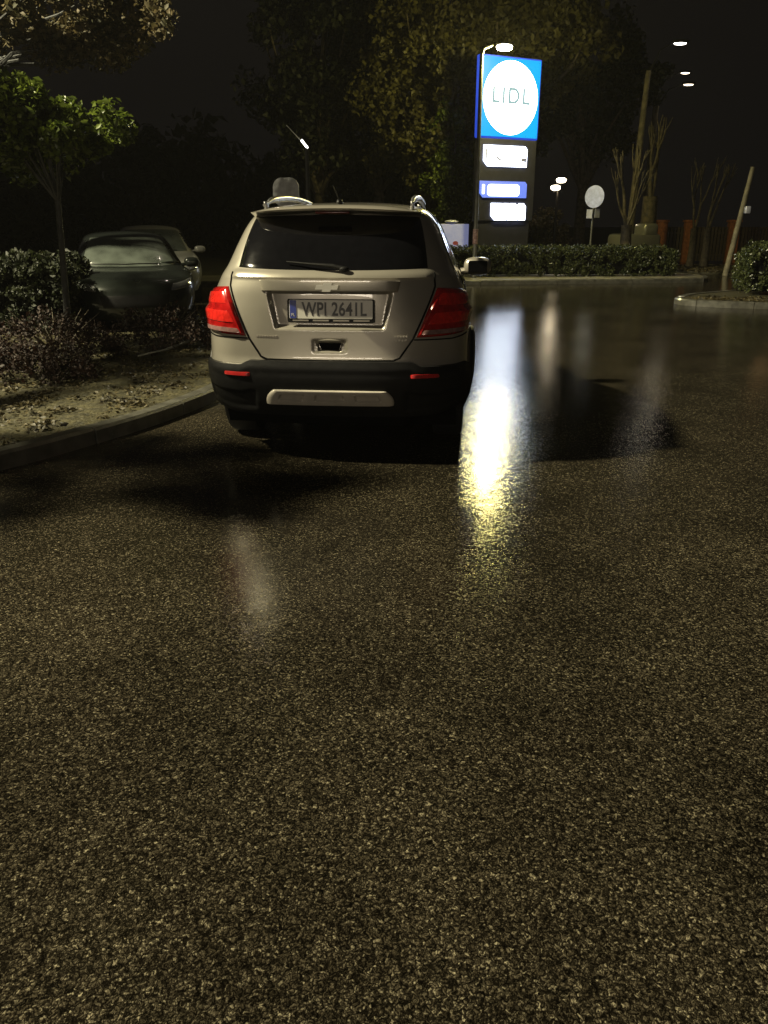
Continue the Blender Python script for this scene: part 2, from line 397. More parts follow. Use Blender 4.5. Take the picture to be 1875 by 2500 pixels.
# bed surface as a gently uneven sheet
def uneven(name, poly, z, m, step=.12, amp=.03, kind='structure'):
    import bmesh
    xs = [p[0] for p in poly]; ys = [p[1] for p in poly]; bm = bmesh.new()
    from mathutils import noise
    def inside(x, y):
        c = False; j = len(poly) - 1
        for i in range(len(poly)):
            if (poly[i][1] > y) != (poly[j][1] > y) and x < (poly[j][0] - poly[i][0]) * (y - poly[i][1]) / (poly[j][1] - poly[i][1]) + poly[i][0]: c = not c
            j = i
        return c
    nx = int((max(xs) - min(xs)) / step) + 2; ny = int((max(ys) - min(ys)) / step) + 2; V = {}; fs = []
    mb = MB(); idx = {}
    for j in range(ny):
        for i in range(nx):
            x = min(xs) + i * step; y = min(ys) + j * step
            if inside(x, y):
                idx[(i, j)] = len(mb.v); mb.v.append((x, y, z + amp * noise.noise((x * 1.3, y * 1.3, 0)) + amp * .5 * noise.noise((x * 5, y * 5, 3))))
    for (i, j) in idx:
        q = [(i, j), (i + 1, j), (i + 1, j + 1), (i, j + 1)]
        if all(t in idx for t in q): mb.f.append(tuple(idx[t] for t in q))
    return tag(mb.build(name, m, smooth=True, recalc=False), kind=kind), inside
sheet('planting_bed_soil', bed, .085, M['soil'])
_, bed_in = uneven('planting_bed', bed, .10, M['soil'], .09, .03)
# far pavement behind the lot and the island on the right
kf = [(-14, 19.6), (-4, 20.5), (2.4, 20.95), (7.7, 21.6), (8.6, 22.1), (8.9, 23.0)]
kfs = smooth_path(kf, 5)
tag(strip(kfs, .14, -.01, .11).build('kerb', M['concrete'], smooth=True), kind='structure')
sheet('pavement', [(x - .02, y + .1) for x, y in kfs] + [(8.8, 24.0), (-14, 22.4)], .10, M['paving'], .10)
sheet('verge', [(-30, 22.2), (9.0, 23.2), (9.4, 60), (-30, 60)], .06, M['verge'], .06)
ki = smooth_path([(16, 12.9), (10.5, 13.9), (6.95, 14.85), (6.0, 15.25), (5.62, 15.7), (5.75, 16.2), (6.6, 17.2), (9, 18.6), (13, 19.9)], 5)
tag(strip(ki, .14, -.01, .115, -1).build('kerb', M['concrete'], smooth=True), kind='structure')
sheet('island', [(x + .05, y + .02) for x, y in ki[3:]] + [(16, 19.9), (16, 13)], .10, M['soil'], .10)
sheet('street_pavement', [(9.2, 26.5), (30, 24.5), (30, 27.5), (9.2, 29.5)], .10, M['paving'], .10)

# ------------------------------------------------------------------ SUV
suv = Loft(
    w=[(.28, .80), (.40, .85), (.60, .872), (.80, .872), (.95, .855), (1.05, .83), (1.15, .785), (1.22, .745), (1.35, .69), (1.46, .64), (1.53, .585), (1.57, .52), (1.595, .38), (1.615, .12)],
    r=[(.28, .07), (.40, .02), (.55, .0), (.68, .035), (.80, .045), (1.0, .055), (1.14, .075), (1.20, .125), (1.35, .24), (1.50, .37), (1.54, .40), (1.57, .50), (1.595, .80), (1.615, 1.4)],
    f=[(.28, 4.10), (.45, 4.22), (.65, 4.24), (.82, 4.20), (.95, 4.05), (1.03, 3.70), (1.08, 3.30), (1.12, 3.12), (1.25, 2.90), (1.45, 2.55), (1.54, 2.30), (1.575, 2.15), (1.595, 2.0), (1.615, 1.7)],
    n=[(.28, 3.4), (.7, 3.4), (1.1, 3.0), (1.3, 3.4), (1.5, 3.6), (1.615, 2.2)], cr=.62, cf=1.0, nf=[(.28, 2.6), (1.615, 2.6)])
WY = (.86, 3.41); WZ = .335; WR = .335
def suv_disp(p, a, z):
    d = 0.; x = abs(a)
    if p.y < .6 and x < .75:
        hw = .335 + (z - .85) / .21 * .05
        k = sm((hw - x) / .022 + .5) * sm((z - .848) / .03 + .2) * sm((1.066 - z) / .012 + .5)
        d -= .032 * k
        d += .010 * sm((z - 1.140) / .012) * (1 - sm((z - 1.165) / .05)) * sm((.70 - x) / .1)
        k2 = sm((.105 - x) / .02 + .5) * sm((z - .700) / .02) * sm((.790 - z) / .02); d -= .006 * k2
        k3 = sm((.078 - x - (.767 - z) * .2) / .01 + .5) * sm((z - .712) / .01) * sm((.772 - z) / .01); d -= .026 * k3
    if p.y > .25 and z < .95:
        for yw in WY:
            q = math.hypot(p.y - yw, z - WZ); d += .026 * math.exp(-((q - .40) / .07) ** 2)
        d += .012 * math.exp(-((z - .93) / .03) ** 2)
    return d
suv.disp = suv_disp
SUV = empty('parked_suv', (-.345, 5.0, 0), R(-5.0), 'champagne beige compact SUV seen from behind, with black lower bumper and red tail lights', 'car')
def cut_arch(c):
    return abs(c.x) > .45 and any(math.hypot(c.y - yw, c.z - WZ) < .385 for yw in WY)
suv.shell(.325, 1.615, .0075, .95, .0085, .05, cut_arch).build('body', M['paint'], SUV, smooth=True)
# underbody with arch liners
mb = MB()
mb.box((0, 2.1, .33), (1.0, 3.9, .24), bev=.05)
for yw in WY:
    for sx in (-1, 1):
        rs = []
        for (x, rr) in ((sx * .50, .40), (sx * .80, .392)):
            rs.append([Vector((x, yw + rr * math.cos(t), WZ + rr * math.sin(t))) for t in np.linspace(-.5, PI + .5, 20)])
        mb.rings(rs, False, closed=False)
        mb.add([(sx * .50, yw - .42, .2), (sx * .50, yw + .42, .2), (sx * .50, yw + .42, .75), (sx * .50, yw - .42, .75)], [(0, 1, 2, 3)])
mb.build('underbody', M['cavity'], SUV)
# wheels
def wheel(x, y, first=[None]):
    if first[0] is None:
        w = bpy.data.objects.new('wheel', None); C.objects.link(w); w.parent = SUV
        prof = [(.20, -.095), (.30, -.108), (.325, -.100), (.335, -.07), (.335, .07), (.325, .100), (.30, .108), (.20, .095)]
        MB().lathe(prof, 40, axis='X').build('tyre', M['rubber'], w, smooth=True)
        rm = MB().lathe([(.215, -.08), (.215, .085), (.19, .09), (.18, .02), (.05, .05), (.02, .055)], 32, axis='X')
        for k in range(5):
            a = 2 * PI * k / 5
            rm.tube([(.06, .05 * math.cos(a), .05 * math.sin(a)), (.085, .20 * math.cos(a), .20 * math.sin(a))], [.03, .022], 6)
        rm.build('rim', M['alloy'], w, smooth=True); first[0] = w
    else:
        w = first[0].copy(); C.objects.link(w)
        for ch in first[0].children:
            c = ch.copy(); C.objects.link(c); c.parent = w
    w.location = (x, y, WZ); w.rotation_euler = (0, 0, 0 if x > 0 else PI); return w
for yw in WY:
    for sx in (-1, 1): wheel(sx * .745, yw)
# black bumper and cladding
def bf(u, v):
    a = (u * 2 - 1) * (1.13 - .02 * v); q = abs(a)
    top = .655 - .030 * sm((q - .50) / .08) - .03 * sm((q - .95) / .15); bot = .325 - .0 * q
    bot = .300 + .03 * sm((q - .6) / .3)
    return a, bot * (1 - v) + top * v
def boff(u, v):
    q = abs(u * 2 - 1) * 1.13
    o = .020 + .012 * sm((v - .75) / .12) * sm((.92 - q) / .1)
    o -= .016 * sm((.95 - q) / .05) * sm((v - .10) / .08) * sm((.50 - v) / .08) * sm((q - .47) / .03)
    return o
suv.patch(bf, boff, 150, 34, .03).build('rear_bumper', M['black_plastic'], SUV, smooth=True)
# painted bumper lip seam and silver skid plate
sk = MB()
def skf(u, v):
    hw = .415 - .055 * v ** 2.5; return (u * 2 - 1) * hw, .385 + .098 * v
def skoff(u, v):
    o = .036 + .006 * v
    for c0, c1 in ((.10, .30), (.385, .615), (.70, .90)):
        o -= .015 * sm((u - c0) / .015) * sm((c1 - u) / .015) * sm((v - .30) / .06) * sm((.72 - v) / .06)
    return o
suv.patch(skf, skoff, 120, 24, .06, k=.05).build('skid_plate', M['silver'], SUV, smooth=True)
for sx in (-1, 1):
    suv.patch(quad((sx * .60 - .10, .548), (sx * .60 + .10, .548), (sx * .60 + .105, .583), (sx * .60 - .105, .583)), .034, 16, 4, .2, k=.15).build('reflector', M['red_refl'], SUV, smooth=True)
# tail lights
for sx in (-1, 1):
    g = lambda bl, br, tr, tl: quad((sx * bl[0], bl[1]), (sx * br[0], br[1]), (sx * tr[0], tr[1]), (sx * tl[0], tl[1]))
    tl = suv.patch(g((.535, .795), (1.00, .815), (1.16, 1.05), (.685, 1.095)), lambda u, v: .018 + .012 * math.sin(PI * v), 30, 22, .07, k=.10).build('tail_light', M['red_lens'], SUV, smooth=True)
    suv.patch(g((.572, .862), (.985, .872), (1.04, .945), (.618, .955)), .034, 20, 8, .2, k=.25).build('brake_lens', M['red_bright'], tl, smooth=True)
    suv.patch(g((.625, .975), (1.04, .965), (1.10, 1.035), (.685, 1.068)), .033, 20, 8, .2, k=.25).build('upper_lens', M['red_bright'], tl, smooth=True)
    suv.patch(g((.553, .808), (.93, .818), (.95, .850), (.572, .848)), .031, 20, 6, .2, k=.15).build('reverse_lens', M['clear_lens'], tl, smooth=True)
# windows
suv.patch(quad((-.625, 1.205), (.625, 1.205), (.575, 1.505), (-.575, 1.505), .012, -.012), .006, 40, 24, .03, k=.03).build('rear_window', M['glass'], SUV, smooth=True)
def side(y0, y1, y2, y3, z0, z1, sx):
    def f(u, v):
        z = z0 + (z1 - z0) * v; y = (y0 * (1 - u) + y1 * u) * (1 - v) + (y3 * (1 - u) + y2 * u) * v
        return sx * suv.a_at_y(y, z), z
    return f
for sx in (-1, 1):
    for q in ((.52, .98, 1.02, .72), (1.05, 1.85, 1.80, 1.06), (1.93, 2.88, 2.42, 1.90)):
        suv.patch(side(*q, 1.175, 1.475, sx), .005, 14, 12, .06, k=.05).build('side_window', M['glass'], SUV, smooth=True)
    def skirt(u, v):
        y = 1.27 + 1.75 * u; z = .30 + .17 * v; return sx * suv.a_at_y(y, z), z
    suv.patch(skirt, .015, 14, 6, .1).build('side_cladding', M['black_plastic'], SUV, smooth=True)
    for yw in WY:
        arch = MB(); rs = []
        for t in np.linspace(-.12, PI + .12, 26):
            ring = []
            for (rr, oo) in ((.378, -.03), (.378, .012), (.40, .022), (.445, .018), (.455, -.01)):
                y = yw + rr * math.cos(t); z = max(WZ + rr * math.sin(t), .292); aa = suv.a_at_y(y, z)
                p = suv.pt(sx * aa, z, oo); ring.append(p)
            rs.append(ring)
        arch.rings(rs, True).build('arch_trim', M['black_plastic'], SUV, smooth=True)
def fw(u, v):
    return (u * 2 - 1) * (.66 - .10 * v), 1.13 + .40 * v
suv.patch(fw, .004, 20, 12, .05, end='front').build('windscreen', M['glass'], SUV, smooth=True)
# spoiler with brake light
sp = MB(); rs = []
for t in np.linspace(-1, 1, 41):
    x = t * .545; e = 1 - abs(t) ** 5; sw = .055 * t * t; z = 1.555 - .022 * t * t
    yb = .255 + sw + .09 * (1 - e)
    rs.append([Vector((x, yb, z - .012 * e)), Vector((x, yb - .008 * e, z)), Vector((x, yb + .015, z + .014 * e)), Vector((x, .45, z + .026 * e)), Vector((x, .62, z + .040 * e - .01)), Vector((x, .60, z - .04)), Vector((x, .40, z - .035 * e))])
sp.rings(rs, True).build('spoiler', M['paint'], SUV, smooth=True)
MB().box((0, .292, 1.530), (.215, .03, .014), bev=.005).build('high_brake_light', M['red_dark'], SUV, smooth=True)
# garnish bar above the plate
def gf(u, v):
    x = (u * 2 - 1); hw = .425 + .015 * v; return x * hw, 1.070 + .066 * v
suv.patch(gf, lambda u, v: .020 + .012 * v, 80, 12, .10, k=.02, raw=True).build('tailgate_bar', M['paint'], SUV, smooth=True)
# bow-tie emblem
em = MB(); bt = [(-.030, .022), (-.012, .022), (-.012, .011), (.034 + .03, .011), (.052, -.011), (.030 - .018 + .018, -.011), (.030, -.022), (-.0, -.022)]
cross = [(-.066, .013), (-.026, .013), (-.020, .026), (.032, .026), (.026, .013), (.070, .013), (.062, -.013), (.024, -.013), (.018, -.026), (-.034, -.026), (-.028, -.013), (-.074, -.013)]
Me = Matrix.Translation((0, .022, 1.103)) @ Matrix.Rotation(R(90), 4, 'X')
em.prism(cross, .020, Me).build('emblem', mat('emblem_metal', (.95, .92, .85), .25, .1, 1, .03), SUV)
# small model badges: raised illegible strips
def badge(x0, x1, z, name='badge'):
    mb = MB(); n = int((x1 - x0) / .017); w = (x1 - x0) / n
    for i in range(n):
        c = suv.pt(x0 + (i + .5) * w, z, .0015); mb.box(c, (w * .62, .004, .010)); 
        if i % 2: mb.box(c + Vector((w * .2, -.0005, .004)), (w * .5, .004, .003))
    mb.build(name, M['silver'], SUV)
badge(-.47, -.33, .800); badge(.40, .49, .806); badge(.405, .485, .783)
# handle recess
hp = MB(); pts = [(-.070, .766), (.070, .766), (.052, .718), (-.052, .718)]
y0 = suv.pt(0, .74).y
hp.prism([(-.072, .024), (.072, .024), (.054, -.024), (-.054, -.024)], .014, Matrix.Translation((0, y0 + .010, .742)) @ Matrix.Rotation(R(90), 4, 'X')).build('handle_recess', M['cavity'], SUV)
MB().tube([(-.085, y0 - .020, .779), (0, y0 - .030, .783), (.085, y0 - .020, .779)], [.005, .007, .005], 8).build('handle', M['paint'], SUV, smooth=True)
# plate
yp = suv.pt(0, .955).y - .006
Mp = Matrix.Translation((.01, yp, .957)) @ Matrix.Rotation(R(90 - 4), 4, 'X')
def rrect(w, h, r, n=4):
    o = []
    for sx, sy, a0 in ((1, 1, 0), (-1, 1, 90), (-1, -1, 180), (1, -1, 270)):
        for k in range(n + 1):
            a = R(a0 + 90 * k / n); o.append((sx * (w / 2 - r) + r * math.cos(a), sy * (h / 2 - r) + r * math.sin(a)))
    return o
pf = MB().prism(rrect(.545, .142, .012), .010, Mp).build('plate_frame', M['black_plastic'], SUV)
pl = MB().prism(rrect(.520, .112, .008), .003, Mp @ Matrix.Translation((0, .009, .0095))).build('plate', M['plate'], pf)
MB().prism(rrect(.040, .108, .005), .0015, Mp @ Matrix.Translation((-.236, .009, .0125))).build('euro_band', M['plate_blue'], pf)
text_mesh('characters', 'WPI 2641L', .112, M['plate_ink'], pf, Mp @ Matrix.Translation((.022, .007, .0132)), .0006, .76, 1.04, .0024)
text_mesh('characters', 'PL', .026, M['plate'], pf, Mp @ Matrix.Translation((-.236, -.025, .0143)), .0004, .9)
cp = MB()
for i in range(4): cp.box(Mp @ Vector((-.19 + i * .127, -.058, .0108)), (.10, .002, .009))
cp.build('frame_caption', M['silver'], pf)
# shut lines
def seam(pts, r=.0045, n=10, off=.0015):
    o = []
    for i in range(len(pts) - 1):
        for k in range(n):
            t = k / n; o.append(suv.pt(pts[i][0] * (1 - t) + pts[i + 1][0] * t, pts[i][1] * (1 - t) + pts[i + 1][1] * t, off))
    o.append(suv.pt(*pts[-1], off)); return o
SL = lambda p, r_: MB().tube(p, r_, 6).build('shut_line', M['cavity'], SUV)
SL(seam([(-.67, 1.175), (-.672, 1.10), (-.522, .79), (-.44, .675), (-.40, .660), (0, .656), (.40, .660), (.44, .675), (.522, .79), (.672, 1.10), (.67, 1.175)]), .006)
for sx in (-1, 1):
    SL(seam([(sx * .53, .785), (sx * .80, .783), (sx * 1.00, .800)]), .0045)
    for yy in (1.02, 1.90, 3.0): SL([suv.pt(sx * suv.a_at_y(yy, z), z, .001) for z in np.linspace(.35, 1.15, 14)], .004)
# wiper
wp = MB(); A = [suv.pt(a, z, o) for a, z, o in ((.09, 1.188, .02), (.02, 1.200, .034), (-.12, 1.215, .03), (-.27, 1.232, .022))]
wp.tube(A, [.016, .012, .007, .004], 8); wp.blob(suv.pt(.09, 1.188, .018), (.034, .02, .017)); wp.build('rear_wiper', M['black_plastic'], SUV, smooth=True)
# rails
for sx in (-1, 1):
    pts = [(sx * .48, .52 + 2.0 * t, 1.540 + .080 * math.sin(PI * (.16 + .68 * t)) + .020 * sm(t / .12) * sm((1 - t) / .1)) for t in np.linspace(0, 1, 24)]
    rr = MB().tube(pts, [.010 + .012 * sm(min(k_, 23 - k_) / 4) for k_ in range(24)], 10)
    for t in (.03, .5, .97):
        rr.box((sx * .48, .52 + 2.0 * t, 1.575), (.022, .07, .05), bev=.008)
    rr.build('roof_rail', mat('satin_rail', (.50, .50, .50), .30, 1., 0, .03), SUV, smooth=True)
an = MB(); an.blob((0, .62, 1.595), (.022, .045, .022)); an.tube([(0, .61, 1.605), (-.01, .54, 1.65), (-.02, .48, 1.69)], [.0045, .003, .002], 6)
an.build('antenna', M['black_plastic'], SUV, smooth=True)
# mirrors
for sx in (-1, 1):
    mr = MB().blob((sx * .965, 2.70, 1.10), (.125, .085, .080), .7); mr.tube([(sx * .80, 2.74, 1.05), (sx * .92, 2.71, 1.07)], [.03, .025], 8)
    mo = mr.build('door_mirror', M['paint'], SUV, smooth=True)
    MB().box((sx * .965, 2.612, 1.10), (.17, .012, .10), bev=.005).build('mirror_glass', M['glass'], mo)
MB().tube([(-.35, .30, .30), (-.1, .26, .285), (.25, .26, .285)], .012, 8).build('exhaust_pipe', M['alloy'], SUV, smooth=True)
MB().tube([(-.62, .88, .30), (.62, .88, .30)], .035, 10).build('rear_axle', M['cavity'], SUV, smooth=True)

# ------------------------------------------------------------------ parked cars on the left, fronts towards the camera
def hatchback(name, loc, rz, paint, label, group, h=1.35, detail=True):
    k = h / 1.45
    L = Loft(
        w=[(.22, .78), (.40, .84), (.60, .865), (.80, .85), (.95 * k, .80), (1.05 * k, .74), (1.25 * k, .66), (1.37 * k, .58), (1.42 * k, .46), (1.45 * k, .15)],
        r=[(.22, .08), (.5, .0), (.8, .03), (1.0 * k, .12), (1.2 * k, .35), (1.38 * k, .6), (1.42 * k, .9), (1.45 * k, 1.6)],
        f=[(.22, 4.05), (.42, 4.12), (.62, 4.08), (.74, 3.95), (.84, 3.60), (.90 * k, 3.25), (.95 * k, 3.05), (1.1 * k, 2.82), (1.3 * k, 2.48), (1.40 * k, 2.2), (1.45 * k, 1.9)],
        n=[(.22, 3), (1.45, 3)], cr=.7, cf=.85, nf=[(.22, 2.7), (.9, 2.7), (1.0 * k, 3.6), (1.3 * k, 3.6), (1.45 * k, 2.4)])
    T = empty(name, loc, rz, label, 'car', group)
    wy = (.80, 3.30)
    L.shell(.24, 1.448 * k, .02, .3, .03, .04, lambda c: abs(c.x) > .45 and any(math.hypot(c.y - q, c.z - .31) < .35 for q in wy)).build('body', paint, T, smooth=True)
    MB().box((0, 2.05, .32), (1.1, 3.7, .2), bev=.05).build('underbody', M['cavity'], T)
    L.patch(quad((-.70, .955 * k), (.70, .955 * k), (.56, 1.355 * k), (-.56, 1.355 * k), .012, -.01), .005, 24, 16, .05, end='front', k=.04).build('windscreen', M['trim'], T, smooth=True)
    for sx in (-1, 1):
        def sd(y0, y1, y2, y3):
            def f(u, v):
                z = .96 * k + .36 * k * v; y = (y0 * (1 - u) + y1 * u) * (1 - v) + (y3 * (1 - u) + y2 * u) * v; return sx * L.a_at_y(y, z), z
            return f
        for q in ((.75, 1.55, 1.5, .95), (1.63, 2.75, 2.35, 1.6)): L.patch(sd(*q), .004, 10, 8, .06).build('side_window', M['glass'], T, smooth=True)
        L.patch(quad((sx * .48, .60), (sx * .98, .66), (sx * 1.05, .76), (sx * .52, .69)), .012, 12, 6, .2, end='front', k=.2).build('headlight', M['hlamp'], T, smooth=True)
        mo = MB().blob((sx * .92, 2.62, .98 * k), (.11, .075, .07), .7); mo.tube([(sx * .76, 2.66, .94 * k), (sx * .88, 2.63, .96 * k)], .025, 8)
        mo.build('door_mirror', paint, T, smooth=True)
        for q in wy:
            MB().lathe([(.19, -.09), (.29, -.10), (.31, -.06), (.31, .06), (.29, .10), (.19, .09)], 28, M=Matrix.Translation((sx * .72, q, .31)), axis='X').build('wheel', M['rubber'], T, smooth=True)
    L.patch(quad((-.42, .40), (.42, .40), (.46, .56), (-.46, .56)), .006, 16, 6, .1, end='front').build('grille', M['black_plastic'], T, smooth=True)
    wb = MB(); 
    for (a0, a1) in ((-.45, .05), (.05, .55)):
        wb.tube([L.pt(a, .965 * k + .008 * math.sin((a - a0) * 6), .012, 'front') for a in np.linspace(a0, a1, 6)], .007, 6)
    wb.build('windscreen_wiper', M['black_plastic'], T)
    return T
def face(px, py, d):        # place a car so that its nose is at (px,py) and its tail points along d
    a = math.atan2(d[1], d[0]); rz = a - PI / 2 + PI      # local +y (nose) points opposite to d
    v = Vector((d[0], d[1])).normalized() * 4.1
    return (px + v.x, py + v.y, 0), rz
l, rz = face(-3.32, 11.0, (-.32, .947))
hatchback('parked_car', l, rz, M['dark_paint'], 'dark green-grey hatchback facing the camera between the SUV and the left hedge', 'cars parked on the left side')
l, rz = face(-3.85, 13.6, (-.30, .953))
hatchback('parked_car', (l[0] - .35, l[1] + 1.9, 0), rz, M['white_paint'], 'pale silver car parked behind the dark hatchback, only roof, windscreen and one flank showing', 'cars parked on the left side', h=1.43)

# ------------------------------------------------------------------ pylon sign
PH = R(27); PX, PY = 2.49, 23.25
PS = empty('pylon_sign', (PX, PY, 0), PH, 'tall illuminated pylon sign with blue square, white oval and three lit panels below', 'sign')
W = 1.95; D = .20
emB = emis('sign_blue', (.004, .30, .62), 1.7, 0.); emW = emis('sign_white', (.93, .96, 1.), 9.)
MB().box((W / 2, D / 2, 4.58), (W, D, 1.96), bev=.03).build('logo_box', mat('sign_blue_shell', (.02, .05, .55), .4, emit=(.03, .10, .9), estr=.55), PS)
MB().box((W / 2, -.006, 4.58), (W - .09, .02, 1.87), bev=.006).build('logo_panel', emB, PS)
MX = Matrix.Rotation(R(90), 4, 'X')
def ell(cx, cz, rx, rzz, y, d, name, m, parent):
    n = 64; return MB().prism([(rx * math.cos(2 * PI * i / n), rzz * math.sin(2 * PI * i / n)) for i in range(n)], d, Matrix.Translation((cx, y, cz)) @ MX).build(name, m, parent)
ov = ell(W / 2 + .0, 4.58, .875, .885, -.0165, .003, 'logo_oval', emW, PS)
text_mesh('lettering', 'LIDL', .54, emis('sign_letters', (.35, .55, .55), 1., 0.), ov, Matrix.Translation((W / 2, -.0215, 4.62)) @ MX, .002, 1.0, 1.2, .012)
MB().box((W / 2, D / 2, 2.555), (W - .03, D - .02, 2.08), bev=.02).build('cabinet', M['cabinet'], PS, smooth=False)
MB().box((W / 2, D / 2, .75), (W - .22, D - .08, 1.53)).build('base', M['cabinet'], PS)
emP = emis('panel_white', (.74, .82, 1.), 7.); emPb = emis('panel_blue', (.05, .16, .85), 1.1)
def cutrect(w, h, c):      # panel with clipped corners
    return [(-w / 2, h / 2), (w / 2 - c * .6, h / 2), (w / 2, h / 2 - c * .6), (w / 2, -h / 2), (-w / 2 + c, -h / 2), (-w / 2, -h / 2 + c)]
def panel(cx, cz, w, h, c, m, y=.004, name='lit_panel', d=.02):
    return MB().prism(cutrect(w, h, c), d, Matrix.Translation((cx, y, cz)) @ MX).build(name, m, PS)
p1 = panel(.90, 3.17, 1.42, .52, .13, emP); p2 = panel(.88, 2.33, 1.56, .42, .11, emPb); p3 = panel(1.08, 1.76, 1.16, .44, .12, emP)
def mark(par, items, m, y=-.019):
    for (x, z, w, h, r_) in items: MB().prism(rrect(w, h, min(w, h) * .3), .004, Matrix.Translation((x, y, z)) @ MX @ Matrix.Rotation(r_, 4, 'Z')).build('marking', m, par)
mark(p1, [(.27, 3.17, .05, .34, 0), (.52, 3.27, .16, .035, -.5), (.68, 3.10, .17, .05, -.5), (1.45, 3.22, .22, .03, 0), (1.50, 3.09, .18, .09, -.1), (1.56, 3.17, .03, .36, 0)], emis('marking_blue', (.09, .11, .30), .5))
mark(p2, [(.88, 2.31, 1.06, .30, 0), (.22, 2.33, .08, .24, 0)], emis('marking_white', (.85, .97, 1.), 4.))
mark(p3, [(.88, 1.965, .03, .05, .6), (1.10, 1.965, .03, .05, .6), (1.36, 1.965, .10, .03, 0), (1.02, 1.56, .03, .04, 0), (1.40, 1.56, .03, .04, .4)], M['cabinet'])

# ------------------------------------------------------------------ lamps
def point(name, loc, col, w, r=.12, spot=None, rot=None, blend=.6):
    ld = bpy.data.lights.new(name, 'SPOT' if spot else 'POINT'); ld.energy = w; ld.color = col; ld.shadow_soft_size = r
    if spot: ld.spot_size = spot; ld.spot_blend = blend
    o = bpy.data.objects.new(name, ld); C.objects.link(o); o.location = loc
    if rot: o.rotation_euler = rot
    return o
LG = 'street lamps'
T = empty('street_lamp', (2.38, 22.0, 0), 0, 'slim grey lamp post in front of the pylon sign, glowing head above its top', 'street lamp', LG)
MB().tube([(0, 0, 0), (0, 0, 1.2), (-.01, 0, 5.30), (.04, .02, 5.44), (.25, .12, 5.53)], [.065, .055, .045, .035, .03], 12).build('pole', M['pole'], T, smooth=True)
MB().blob((.56, .22, 5.56), (.22, .13, .055), .8, rz=.3).build('lamp_head', M['pole'], T, smooth=True)
MB().blob((.56, .20, 5.50), (.20, .13, .075), .8, rz=.3).build('lamp_glass', emis('lamp_yellow_glass', (1., .93, .62), 60.), T, smooth=True)
st = MB().tube([(0, 0, .95), (0, 0, 1.32)], .068, 14).build('poster_band', M['sticker'], T)
point('lamp_light', (2.94, 22.1, 5.30), (1., .86, .26), 640, .15)

def tall_lamp(x, y, h, arm, label, w, glass, tilt=0.):
    T = empty('street_lamp', (x, y, 0), 0, label, 'street lamp', LG)
    MB().tube([(0, 0, 0), (tilt * .5, 0, h * .5), (tilt, 0, h - 1.0), (tilt + .02, 0, h - .80)], [.14, .11, .085, .08], 12).build('pole', M['wood_pole'], T, smooth=True)
    MB().tube([(tilt, 0, h - .95), (tilt + arm * .35, -.02, h - .2), (tilt + arm - .2, -.05, h)], [.03, .025, .022], 8).build('arm', M['dark_metal'], T, smooth=True)
    MB().blob((tilt + arm, -.05, h + .03), (.30, .13, .06), .8).build('lamp_head', M['dark_metal'], T, smooth=True)
    MB().blob((tilt + arm, -.05, h - .015), (.20, .10, .045), .8).build('lamp_glass', glass, T, smooth=True)
    point('lamp_light', (x + tilt + arm, y - .05, h - .15), (1., .86, .62), w, .1)
gW = emis('lamp_white_glass', (1., .92, .80), 16.); gW2 = emis('lamp_warm_glass', (1., .82, .60), 5.)
tall_lamp(8.55, 29.5, 6.95, .93, 'tallest street lamp, thick pale pole with a bright white head on an arm, top right', 2, gW, .1)
tall_lamp(12.5, 41.0, 7.9, 1.2, 'farthest street lamp, dim warm head just below the brightest one', 8, gW2)
tall_lamp(11.35, 37.0, 6.85, 1.2, 'middle one of the three stacked lamp heads, lowest in the picture', 8, gW2)
# small double lantern right of the pylon
T = empty('street_lamp', (6.05, 30.0, 0), 0, 'small twin-head lantern glowing warm between the pylon and the round traffic sign', 'street lamp', LG)
MB().tube([(0, 0, 0), (0, 0, 2.55)], [.05, .04], 10).build('pole', M['dark_metal'], T, smooth=True)
MB().tube([(-.14, 0, 2.48), (0, 0, 2.55), (.12, 0, 2.72)], .02, 8).build('bracket', M['dark_metal'], T, smooth=True)
gl = emis('lantern_glass', (1., .86, .62), 12.)
for q in ((.10, 2.86), (-.08, 2.62)):
    MB().blob((q[0], -.03, q[1]), (.17, .09, .085), .8).build('lantern_glass', gl, T, smooth=True)
point('lamp_light', (6.05, 29.8, 2.5), (1., .75, .42), 5, .1)

# traffic sign, round, on a pole
T = empty('traffic_sign', (5.98, 24.4, 0), 0, 'round pale blue-white traffic sign with two small plates on a thin pole behind the hedge', 'traffic sign')
MB().tube([(0, 0, 0), (0, 0, 2.45)], .03, 10).build('pole', M['pole'], T, smooth=True)
Ms = Matrix.Translation((0, -.035, 2.17)) @ Matrix.Rotation(R(-42), 4, 'Z') @ Matrix.Rotation(R(90), 4, 'X')
MB().prism([(.30 * math.cos(2 * PI * i / 40), .30 * math.sin(2 * PI * i / 40)) for i in range(40)], .012, Ms).build('disc', M['sign_back'], T)
for sx in (-1, 1):
    MB().box((sx * .11 , -.035, 1.72 + .01 * sx), (.16, .012, .24), rz=R(20 * sx)).build('small_plate', M['sign_back'], T)

# advertising board left of the pole
T = empty('advertising_board', (1.62, 23.9, 0), R(6), 'pale lavender advertising board with a small red mark, between SUV roof and lamp post', 'board')
MB().box((.35, 0, .75), (.90, .08, 1.42), bev=.02).build('frame', M['dark_metal'], T)
MB().box((.35, -.05, 1.06), (.84, .03, .76), bev=.008).build('poster', M['poster'], T)
pm = MB()
pm.prism([(.08 * math.cos(2 * PI * i / 20), .055 * math.sin(2 * PI * i / 20)) for i in range(20)], .006, Matrix.Translation((.40, -.066, .93)) @ MX); pm.build('poster_mark', M['poster_red'], T)
MB().blob((.28, 0, 1.50), (.20, .1, .05)).build('top_lamp_hood', M['sign_back'], T, smooth=True)

